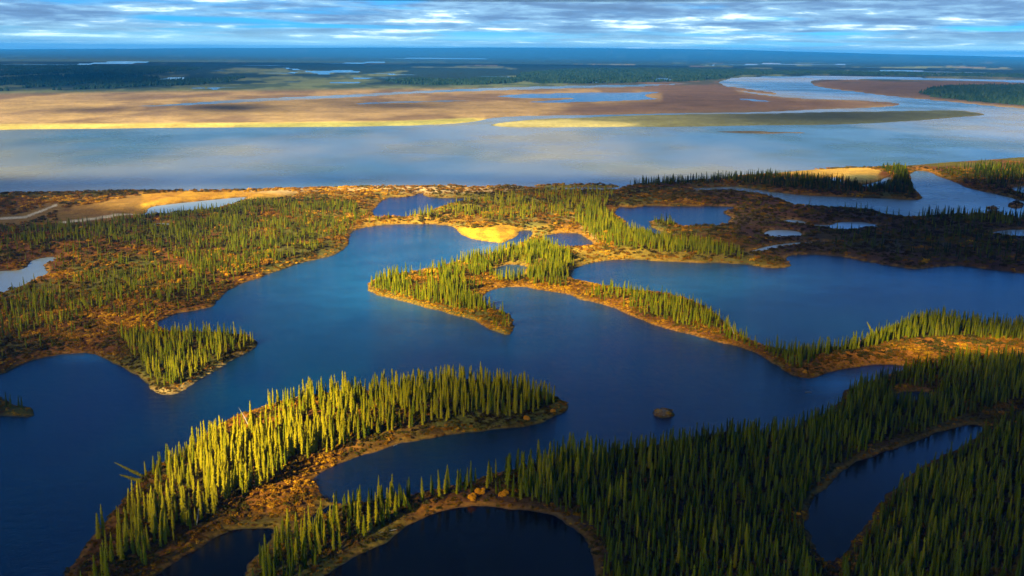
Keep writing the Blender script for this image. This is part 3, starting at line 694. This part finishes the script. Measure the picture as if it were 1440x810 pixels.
for si, (nm, P, sp, H, fill, patch, tint) in enumerate(STANDS):
    if nm in ('west', 'centre', 'hook', 'spit', 'ridge', 'point'): sp, H = sp * 0.70, H * 0.86
    if nm == 'wood': sp, H = sp * 0.74, H * 0.76
    if nm == 'island': sp, H = sp * 0.78, H * 0.84
    if nm == 'strip': H *= 0.9; sp *= 0.9
    if nm == 'west': patch *= 0.8; sp *= 0.95; H *= 0.88
    x, y, r = poly_points(P, sp * 0.86, 300 + si)
    l, z = sample_ground(x, y)
    n = fbm(x / 16.0, y / 16.0, 71, 3)
    keep = (l > 2.0) & (r.random(len(x)) < fill * (1 - patch * sstep(0.62, 0.42, n)) )
    keep &= ~((patch > 0.3) & (n < 0.36 + 0.06 * patch))
    if nm == 'island':      # rusty openings in the stand, and a thin scatter down the left shore
        qx, qy = PROJ(x, y, z)
        gap = 1.1 * blob(345, 594, 42, 13, qx, qy) + 0.8 * blob(395, 585, 30, 9, qx, qy) + 0.9 * blob(262, 700, 40, 16, qx, qy) + 0.75 * sstep(14, 5, l) * sstep(640, 690, qy) + 0.7 * blob(600, 585, 60, 8, qx, qy)
        gap = gap + 0.7 * (fbm(x / 9.0, y / 9.0, 131, 2) < 0.33)
        keep &= r.random(len(x)) > gap
    x, y, z, l, n = x[keep], y[keep], z[keep], l[keep], n[keep]
    h = 0.75 * H * np.clip(r.normal(0.97, 0.22, len(x)), 0.40, 1.42) * (0.85 + 0.3 * n) * (0.8 + 0.2 * sstep(1, 9, l))
    t = np.clip(tint + r.normal(0, 0.12, len(x)) + (n - 0.5) * 0.5, 0, 1)
    for q in zip(x, y, z, h, t): trees.append((*q, nm))
T = np.array([t[:5] for t in trees]); TN = np.array([t[5] for t in trees])
tpx, tpy = PROJ(T[:, 0], T[:, 1], T[:, 2])
tD = np.sqrt(T[:, 0] ** 2 + T[:, 1] ** 2 + ALT ** 2)
big = T[:, 3] / tD * FOC
in_view = (tpx > 2) & (tpx < 1438) & (tpy > 40) & (tpy < 806)
score = np.where(in_view, big, -1)
score = score + rng.uniform(0, 1e-3, len(score))
order = np.argsort(-score)
single = np.zeros(len(T), bool)
single[order[:288]] = True
print('trees', len(T), 'singles', single.sum(), 'smallest single px', score[order[287]])

spruce_coll = hidden_collection('spruce', SPR)
def tree_label(px, py, nm, tint):
    """which stand a tree is in and whereabouts in it, by what stands next to it"""
    if nm == 'island':
        if py < 600: w = 'sunlit yellow-green spruce along the far upper shore of the near left island'
        elif px > 420: w = 'olive spruce on the narrow right half of the near left island'
        elif px < 215: w = 'dim olive spruce at the lower left foot of the near left island'
        elif py > 700: w = 'sunlit spruce beside the small dark pond below the near left island'
        elif px < 290: w = 'yellow-green spruce on the left shoulder of the near left island'
        elif px < 350: w = 'bright yellow-green spruce in the densest sunlit middle of the near left island'
        else: w = 'sunlit spruce above the rusty clearing of the near left island'
        return w, 'spruces on the near left island'
    if nm == 'strip' and px < 845:
        if px < 470: w = 'olive spruce between the small dark pond and the wide black pond'
        elif px < 620: w = 'lone standing spruce on the narrow strip over the left of the black pond'
        else: w = 'spruce on the strip directly above the top of the black pond'
        return w, 'spruces on the strip above the black pond'
    if px > 1190:
        if py > 770: w = 'shaded spruce in the very corner below and right of the crescent pond'
        elif px > 1330: w = 'dark spruce deep in the wood far right of the crescent pond'
        else: w = 'spruce at the right bank of the crescent pond'
        return w, 'spruces right of the crescent pond'
    if px > 1085: w = 'spruce on the left bank of the crescent pond'
    elif px > 960: w = 'dark spruce in the wood a little left of the crescent pond'
    elif px > 890: w = 'dark spruce halfway between the black pond and the crescent pond'
    else: w = 'dark spruce beside the right bank of the black pond'
    if py > 770: w += ', nearest row'
    elif py < 700: w += ', toward the lake'
    return w, 'spruces between the black pond and the crescent pond'
made = {}
for i in np.nonzero(single)[0]:
    x, y, z, h, t = T[i]; nm = TN[i]
    cr, tr = SPR[i % 9]
    e = bpy.data.objects.new('spruce_tree', None); S.collection.objects.link(e)
    e.empty_display_size = 0.5
    s = h / 10.0
    e.location = (x, y, z - 0.1); e.scale = (s * random.uniform(0.9, 1.15),) * 2 + (s,)
    e.rotation_euler = (random.gauss(0, 0.03), random.gauss(0, 0.03), random.uniform(0, 6.28))
    w, g_ = tree_label(tpx[i], tpy[i], nm, t)
    e['label'], e['group'] = w, g_; e['category'] = 'spruce tree'; e['kind'] = 'thing'
    made.setdefault(w, []).append((tpx[i], h, e))
    oc = link('crown', cr, e, tint=float(t)); ot = link('trunk', tr, e)
for w, L_ in made.items():          # the ends and the extremes of each clump can be pointed to
    if len(L_) < 4: continue
    L_.sort(key=lambda q: q[0])
    picks = [(L_[0][2], 'leftmost'), (L_[-1][2], 'rightmost')]
    mid = sorted(L_[1:-1], key=lambda q: q[1])
    picks += [(mid[-1][2], 'tallest')] + ([(mid[0][2], 'shortest')] if len(mid) > 2 else [])
    for e, word in picks: e['label'] = word + ' ' + w.replace('standing ', '').replace(' big wood', ' wood').replace('densest sunlit', 'sunlit').replace('very ', '')
rest = ~single
k = rest
nn = int(k.sum())
s = T[k, 3] / 10.0
wdt = s * rng.uniform(0.9, 1.2, nn) * np.where(tD[k] > 700, 1.1, 1.0)
scatter_object('spruce_forest', T[k, :3] - [0, 0, 0.1], np.stack([wdt, wdt, s], 1),
               np.stack([rng.normal(0, 0.025, nn), rng.normal(0, 0.025, nn), rng.uniform(0, 6.28, nn)], 1), T[k, 4], spruce_coll,
               label='countless slender spruces standing over all the delta land beyond the nearest ones', category='forest')

# ------------------------------------------------------------------ low willow and birch scrub
shrub_coll = hidden_collection('willow_shrub', [shrub_mesh(500 + i, m_shrub) for i in range(7)])
def scrub(name, rows, d0, d1, seed, spacing, size, label):
    r = np.random.default_rng(seed)
    aw = R(33)
    # even scatter in the fan between two distances
    n = int(aw * (d1 * d1 - d0 * d0) / (spacing * spacing))
    d = np.sqrt(r.uniform(d0 * d0, d1 * d1, n)); a = r.uniform(-aw, aw, n)
    x = d * np.sin(a); y = d * np.cos(a)
    l, z = sample_ground(x, y)
    px, py = PROJ(x, y, z)
    nz = fbm(x / 11.0, y / 11.0, 83, 3); nz2 = fbm(x / 60.0, y / 60.0, 85, 3)
    bare = np.maximum.reduce([zone(P, 2.0, px, py) for P in (
        [(632,319),(655,322),(700,318),(733,322),(731,330),(716,340),(700,345),(665,340),(645,331)],
        [(80,296),(160,281),(215,272),(260,270),(330,271),(400,268),(420,272),(390,279),(345,281),(290,283),(235,289),(205,303),(150,312),(80,318)],
        [(1079,244),(1140,239),(1200,236.5),(1222,237),(1250,243),(1250,257),(1190,258),(1150,253),(1100,247)],
        [(-60,318),(0,316),(40,312),(90,292),(80,286),(30,300),(0,306),(-60,308)])])
    keep = (l > 0.35) & (py < 870) & (r.random(n) < 0.62 + 0.7 * (nz - 0.3) + 0.4 * (l < 4)) & (bare < 0.4)
    x, y, z, nz, nz2, px, py, l = (q[keep] for q in (x, y, z, nz, nz2, px, py, l))
    n = len(x)
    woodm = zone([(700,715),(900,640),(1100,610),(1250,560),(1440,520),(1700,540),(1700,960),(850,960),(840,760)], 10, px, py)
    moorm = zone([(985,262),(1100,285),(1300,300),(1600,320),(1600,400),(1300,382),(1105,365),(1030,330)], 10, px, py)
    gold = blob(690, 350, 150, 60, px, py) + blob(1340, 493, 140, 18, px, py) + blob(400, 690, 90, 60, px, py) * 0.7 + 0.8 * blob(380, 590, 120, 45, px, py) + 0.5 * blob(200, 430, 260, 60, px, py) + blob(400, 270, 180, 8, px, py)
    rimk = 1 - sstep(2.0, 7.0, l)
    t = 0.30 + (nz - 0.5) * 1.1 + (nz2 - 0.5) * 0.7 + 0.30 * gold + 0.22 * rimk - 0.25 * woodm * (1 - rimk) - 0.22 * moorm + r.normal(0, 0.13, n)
    s = size * r.uniform(0.55, 1.35, n) * (1 - 0.4 * rimk)
    print(name, n)
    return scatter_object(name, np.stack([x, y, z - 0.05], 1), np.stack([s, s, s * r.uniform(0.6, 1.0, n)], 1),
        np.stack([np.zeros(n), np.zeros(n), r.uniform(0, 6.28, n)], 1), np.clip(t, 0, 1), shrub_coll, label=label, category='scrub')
scrub('willow_scrub', 0, 150, 520, 11, 1.35, 1.15, 'rust and orange willow scrub covering the near shores and forest floor')
scrub('distant_willow_scrub', 0, 520, 1150, 12, 3.2, 1.9, 'brown and straw coloured scrub covering the land up to the river')

# ------------------------------------------------------------------ forest beyond the river
far_coll = hidden_collection('far_spruce', [cone_mesh(i) for i in range(5)])
pts = []
for P, sp in zip(FOREST_FAR[:4], (30, 26, 34, 26)):
    x, y, r = poly_points(P, sp, 900 + len(pts))
    kk = fbm(x / 300, y / 1500, 61, 4) > 0.33
    x, y = x[kk], y[kk]
    l, z = sample_ground(x, y); kk = l > 6
    pts.append(np.stack([x[kk], y[kk], z[kk]], 1))
pts = np.concatenate(pts); n = len(pts); print('far clumps', n)
s = rng.uniform(1.0, 1.6, n)
scatter_object('far_forest', pts, np.stack([s * 2.2, s * 2.2, s], 1), np.stack([np.zeros(n), np.zeros(n), rng.uniform(0, 6.28, n)], 1), rng.uniform(0, 1, n), far_coll,
               label='dark blue-green forest in patches on the flats beyond the river', category='forest')

# ------------------------------------------------------------------ single things
def ground_point(px, py):
    x, y = G(px, py); l, z = sample_ground(np.array([x]), np.array([y])); return x, y, float(max(z[0], 0.0))
def leaning_spruce(px, py, h, lean, label, tint=0.5):
    x, y, z = ground_point(px, py)
    e = bpy.data.objects.new('leaning_spruce', None); S.collection.objects.link(e)
    e.location = (x, y, z); s = h / 10; e.scale = (s, s, s)
    e.rotation_euler = (random.uniform(-.1, .1), lean, 0)
    e['label'] = label; e['category'] = 'spruce tree'; e['group'] = 'leaning spruces at the shore'; e['kind'] = 'thing'
    cr, tr = random.choice(SPR)
    link('crown', cr, e, tint=tint); link('trunk', tr, e)
leaning_spruce(202, 672, 9, -1.05, 'spruce toppling sideways over the water at the left shore of the near island')
leaning_spruce(204, 683, 7.5, -1.3, 'lower, almost flat one of two spruces toppling over the water, by the near island')
leaning_spruce(1228, 470, 7, -0.55, 'spruce leaning left over the lake at the left end of the ridge wood')
leaning_spruce(578, 722, 6, -0.35, 'short spruce leaning left on the bank above the black pond', 0.6)

def snag(px, py, h, lean, label):
    x, y, z = ground_point(px, py)
    e = bpy.data.objects.new('dead_tree', None); S.collection.objects.link(e)
    e.location = (x, y, z - 0.1); e.rotation_euler = (0, lean, 0)
    e['label'] = label; e['category'] = 'dead tree'; e['kind'] = 'thing'
    V, F = [], []
    ns = 6
    for k_ in range(7):
        t = k_ / 6; rr = 0.17 * (1 - t) + 0.02
        for j in range(ns): V.append((0.15 * math.sin(t * 4) + rr * math.cos(1.047 * j), rr * math.sin(1.047 * j), t * h))
    for k_ in range(6):
        for j in range(ns): F.append((k_ * ns + j, k_ * ns + (j + 1) % ns, (k_ + 1) * ns + (j + 1) % ns, (k_ + 1) * ns + j))
    link('trunk', mesh_np('dead_trunk', V, F, [m_dead], True), e)
    for q in range(7):
        t = random.uniform(0.3, 0.92); a = random.uniform(0, 6.28); L_ = random.uniform(0.5, 1.1) * (1.2 - t)
        base = Vector((0.15 * math.sin(t * 4), 0, t * h)); tip = base + Vector((math.cos(a) * L_, math.sin(a) * L_, random.uniform(-.2, .3)))
        dd = (tip - base).normalized(); u_ = dd.orthogonal().normalized(); v_ = dd.cross(u_)
        V = [tuple(base + (u_ * math.cos(2.09 * j) + v_ * math.sin(2.09 * j)) * 0.05) for j in range(3)] + [tuple(tip + (u_ * math.cos(2.09 * j) + v_ * math.sin(2.09 * j)) * 0.015) for j in range(3)]
        link('branch', mesh_np('dead_branch', V, [(0, 1, 4, 3), (1, 2, 5, 4), (2, 0, 3, 5)], [m_dead]), e)
snag(350, 604, 7, -0.42, 'pale bare dead tree leaning left at the upper edge of the near island')
snag(1033, 480, 6.5, -0.3, 'grey bare dead tree leaning left on the narrow wooded spit')
#snag(392, 676, 5, 0.05, 'thin pale dead trunk upright among the sunlit spruces of the near island')
snag(276, 745, 5, 0.22, 'thin dead trunk leaning right low on the near island')

def log(px, py, length, ang, label, zoff=0.12):
    x, y, z = ground_point(px, py)
    V, F = [], []; ns = 7
    for k_ in range(6):
        t = k_ / 5; rr = 0.17 * (1 - 0.55 * t)
        for j in range(ns): V.append((t * length - length / 2, 0.18 * math.sin(t * 3) + rr * math.cos(6.283 * j / ns), rr * math.sin(6.283 * j / ns)))
    for k_ in range(5):
        for j in range(ns): F.append((k_ * ns + j, k_ * ns + (j + 1) % ns, (k_ + 1) * ns + (j + 1) % ns, (k_ + 1) * ns + j))
    for s_ in (1, -1):   # root stubs
        b_ = len(V); V += [(-length / 2, 0.1, 0.0), (-length / 2 + 0.25, 0.0, 0.05), (-length / 2 - 0.3, 0.55 * s_, 0.35), (-length / 2, -0.05, 0.14)]
        F += [(b_, b_ + 1, b_ + 2, b_ + 3)]
    o = link('driftwood_log', mesh_np('driftwood_log', V, F, [m_dead], True), label=label, category='driftwood', kind='thing')
    o.location = (x, y, z + zoff); o.rotation_euler = (0, 0, ang)
#log(290, 535, 3.2, 0.3, 'pale driftwood log in the water just off the sunlit point')
log(556, 627, 1.8, 1.0, 'white driftwood log on the lower shore of the near island')
log(545, 752, 5.0, 0.5, 'long pale log lying along the bank above the black pond')
log(1137, 552, 2.4, 0.1, 'small pale log in the shallows where the right-hand bay narrows')
#log(520, 652, 4.0, 0.25, 'pale log in the bay below the near island')
#log(1206, 657, 6.0, 0.1, 'dead trunk lying in the upper half of the crescent pond')
#log(1186, 690, 5.0, 0.25, 'dead trunk lying across the middle of the crescent pond')

def bush(px, py, size, label, seed):
    x, y, z = ground_point(px, py)
    e = bpy.data.objects.new('golden_bush', None); S.collection.objects.link(e)
    e.location = (x, y, z - 0.05); e.scale = (size * 0.72, size * 0.72, size * 0.72)
    e['label'] = label; e['category'] = 'bush'; e['kind'] = 'thing'; e['group'] = 'bright bushes on the banks'
    link('foliage', shrub_mesh(seed, m_gold, 900, 0.95, 0.45), e, tint=0.55)
    V, F = [], []
    for i in range(6):
        a = i * 1.05; b_ = len(V)
        for (px_, pz, w_) in ((0.05, -0.1, 0.05), (0.35, 0.55, 0.02)):
            for j in range(3): V.append((math.cos(a) * px_ + w_ * math.cos(2.09 * j), math.sin(a) * px_ + w_ * math.sin(2.09 * j), pz))
        F += [(b_, b_ + 1, b_ + 4, b_ + 3), (b_ + 1, b_ + 2, b_ + 5, b_ + 4), (b_ + 2, b_, b_ + 3, b_ + 5)]
    link('stem', mesh_np('bush_stems', V, F, [m_bark]), e)
bush(741, 594, 1.9, 'bright orange bush on the lower bank near the right tip of the near island', 1)
bush(777, 583, 1.7, 'small orange bush at the very right tip of the near island', 2)
bush(664, 706, 2.2, 'orange bush on the bank above the top of the black pond', 3)
bush(676, 699, 2.3, 'taller yellow-orange bush beside a smaller one above the black pond', 4)
bush(709, 702, 2.1, 'rust orange bush under the spruces at the right end of the strip', 5)
bush(321, 394, 2.2, 'yellow bush near the shore at the long left bank', 6)
bush(1132, 528, 1.8, 'orange bush at the pointed corner of the ridge wood shore', 7)

# beaver lodge: a mound of mud and sticks standing in the lake
def lodge():
    x, y = G(932, 583)
    e = bpy.data.objects.new('beaver_lodge', None); S.collection.objects.link(e); e.location = (x, y, 0)
    e['label'] = 'small brown mound of sticks and mud alone in the lake'; e['category'] = 'beaver lodge'; e['kind'] = 'thing'
    V, F = [], []; nr, ns = 9, 26; r = random.Random(3)
    for k_ in range(nr):
        t = k_ / (nr - 1); rr = 2.9 * math.cos(t * 1.5); zz_ = 1.75 * math.sin(t * 1.57) - 0.25
        for j in range(ns):
            q = 1 + r.uniform(-0.08, 0.08); V.append((rr * 1.05 * q * math.cos(6.283 * j / ns), rr * 0.9 * q * math.sin(6.283 * j / ns), zz_ + r.uniform(-.06, .06)))
    for k_ in range(nr - 1):
        for j in range(ns): F.append((k_ * ns + j, k_ * ns + (j + 1) % ns, (k_ + 1) * ns + (j + 1) % ns, (k_ + 1) * ns + j))
    V.append((0, 0, 1.52)); b_ = (nr - 1) * ns
    me_ = bpy.data.meshes.new('lodge_mound'); me_.from_pydata(V, [], F + [(b_ + j, b_ + (j + 1) % ns, len(V) - 1) for j in range(ns)]); me_.materials.append(m_mound)
    link('mound', me_, e)
    V, F = [], []
    for i in range(150):
        a = r.uniform(0, 6.28); t = r.uniform(0.02, 0.95); rr = 2.9 * math.cos(t * 1.5)
        c_ = Vector((rr * math.cos(a), rr * 0.9 * math.sin(a), 1.75 * math.sin(t * 1.57) - 0.2))
        d_ = Vector((r.uniform(-1, 1), r.uniform(-1, 1), r.uniform(-.4, .5))).normalized() * r.uniform(0.3, 0.8)
        u_ = d_.orthogonal().normalized() * 0.035; w_ = d_.cross(u_).normalized() * 0.035
        b_ = len(V)
        for q in (c_ - d_, c_ + d_): V += [tuple(q + u_), tuple(q - u_ * 0.5 + w_), tuple(q - u_ * 0.5 - w_)]
        F += [(b_, b_ + 1, b_ + 4, b_ + 3), (b_ + 1, b_ + 2, b_ + 5, b_ + 4), (b_ + 2, b_, b_ + 3, b_ + 5)]
    link('sticks', mesh_np('lodge_sticks', V, F, [m_dead]), e, kind='stuff')
    f = link('scrub_cover', shrub_mesh(77, m_shrub, 260, 0.6, 0.6), e, tint=0.55)
    f.location = (0.4, -0.2, 0.5); f.scale = (2.7, 2.4, 1.7)
lodge()

# ------------------------------------------------------------------ clouds overhead: a broken deck, out of view, gaps and spread shaped to light and shade chosen ground
SHADE_CLOUD_Z = 520.0
off = sun_dir * (SHADE_CLOUD_Z / sun_dir.z)
NRc, NCc = 300, 420
_dd, _aa = np.meshgrid(np.geomspace(45.0, 9500.0, NRc), np.linspace(-R(75), R(75), NCc), indexing='ij')  # spread far past the view to dim the skylight
Xc, Yc = (_dd * np.sin(_aa)).ravel(), (_dd * np.cos(_aa)).ravel()
cpx, cpy = PROJ(Xc, Yc, np.zeros_like(Xc))
cb = lambda cx, cy, rx, ry: blob(cx, cy, rx, ry, cpx, cpy)  # hand-placed gaps decide where sun reaches the ground
near_t = (0.026 + 0.65 * cb(500, 410, 170, 70) + 0.5 * cb(960, 395, 160, 30) + 0.3 * cb(740, 500, 220, 50) + 0.26 * cb(200, 400, 300, 110) + 1.25 * cb(400, 588, 150, 62) + 0.55 * cb(300, 690, 120, 60) + 0.50 * cb(420, 700, 90, 60) + 0.45 * cb(500, 760, 110, 45) + 0.95 * cb(255, 540, 60, 26) + 0.35 * cb(330, 500, 70, 26)
    + 0.75 * cb(700, 350, 150, 60) + 0.55 * cb(560, 300, 130, 35) + 0.55 * cb(860, 330, 130, 40) + 0.35 * cb(600, 410, 110, 40) + 0.45 * cb(880, 430, 110, 26) + 0.40 * cb(980, 470, 90, 20)
    + 0.75 * cb(1340, 494, 130, 16) + 0.35 * cb(1230, 462, 110, 22) + 0.20 * cb(660, 700, 70, 30)
    + 0.50 * cb(380, 330, 150, 50) + 0.40 * cb(180, 380, 150, 40) + 0.35 * cb(120, 460, 150, 30) + 0.65 * cb(230, 283, 170, 12) + 0.7 * cb(480, 266, 250, 8) + 0.7 * cb(178, 291, 40, 7)
    + 0.65 * cb(1160, 242, 90, 8) + 0.15 * cb(1050, 300, 80, 30))
far_t = 0.66 + 0.25 * cb(300, 172, 500, 9) - 0.64 * cb(320, 153, 80, 8) - 0.5 * cb(560, 150, 90, 5) - 0.35 * cb(120, 156, 60, 4) - 0.62 * cb(120, 110, 260, 17) - 0.25 * cb(950, 145, 200, 12) - 0.45 * cb(1150, 165, 170, 9) - 0.35 * cb(1300, 125, 250, 18) - 0.45 * cb(700, 88, 900, 8) + 0.1 * cb(600, 103, 150, 9) - 0.3 * cb(470, 143, 70, 4)
wfar = sstep(262, 238, cpy)
tr_ = near_t * (1 - wfar) + far_t * wfar
tr_ = tr_ * (0.8 + 0.4 * fbm(Xc / 40.0, Yc / 60.0, 91, 4))
tr_ = np.clip(tr_, 0.012, 1.0)
dens = 1 - np.sqrt(tr_)
m_shade_cloud, nt = new_mat('shade_cloud')
at = N(nt, 'ShaderNodeAttribute', attribute_name='cloud_thickness')
d = N(nt, 'ShaderNodeBsdfDiffuse', ins={'Color': (0.22, 0.30, 0.42, 1)})
t_ = N(nt, 'ShaderNodeBsdfTranslucent', ins={'Color': (0.012, 0.030, 0.07, 1)})
mx = N(nt, 'ShaderNodeMixShader', ins={0: 0.35, 1: d.outputs[0], 2: t_.outputs[0]})
tp = N(nt, 'ShaderNodeBsdfTransparent')
m2 = N(nt, 'ShaderNodeMixShader', ins={0: at.outputs['Fac'], 1: tp.outputs[0], 2: mx.outputs[0]})
finish(nt, m2.outputs[0])
fc = grid_faces(NRc, NCc)
fc = fc[(dens[fc] > 0.004).any(1)]
zt = 3 + 11 * np.clip(dens, 0, 1) * (0.4 + 1.2 * fbm(Xc / 70.0, Yc / 70.0, 95, 3))
Vc = np.concatenate([np.stack([Xc + off.x, Yc + off.y, SHADE_CLOUD_Z - 0.3 * zt], 1), np.stack([Xc + off.x, Yc + off.y, SHADE_CLOUD_Z + zt], 1)])
me = mesh_np('shade_cloud_deck', Vc, np.concatenate([fc[:, ::-1], fc + len(Xc)]), [m_shade_cloud], True)
da = me.attributes.new('cloud_thickness', 'FLOAT', 'POINT'); da.data.foreach_set('value', np.concatenate([dens, dens]).astype(np.float32))
link('shade_clouds', me, kind='structure', label='unseen deck of cloud overhead, shaped to shade the land in patches')

# ------------------------------------------------------------------ haze
HD = 4.8e-5
m_haze, nt = new_mat('haze_air')
pv = N(nt, 'ShaderNodeVolumePrincipled', ins={'Color': (0.012, 0.21, 0.70, 1), 'Density': HD, 'Anisotropy': 0.0})
N(nt, 'ShaderNodeOutputMaterial', ins={1: pv.outputs[0]})
hx, hy0, hy1, hz0, hz1 = 46000.0, -900.0, 44000.0, -4.0, 262.0
Vh = [(x, y, z) for z in (hz0, hz1) for y in (hy0, hy1) for x in (-hx, hx)]
me = mesh_np('haze', Vh, [(0, 2, 3, 1), (4, 5, 7, 6), (0, 1, 5, 4), (2, 6, 7, 3), (0, 4, 6, 2), (1, 3, 7, 5)], [m_haze])
link('haze', me, kind='stuff', label='blue air softening the far side of the delta')
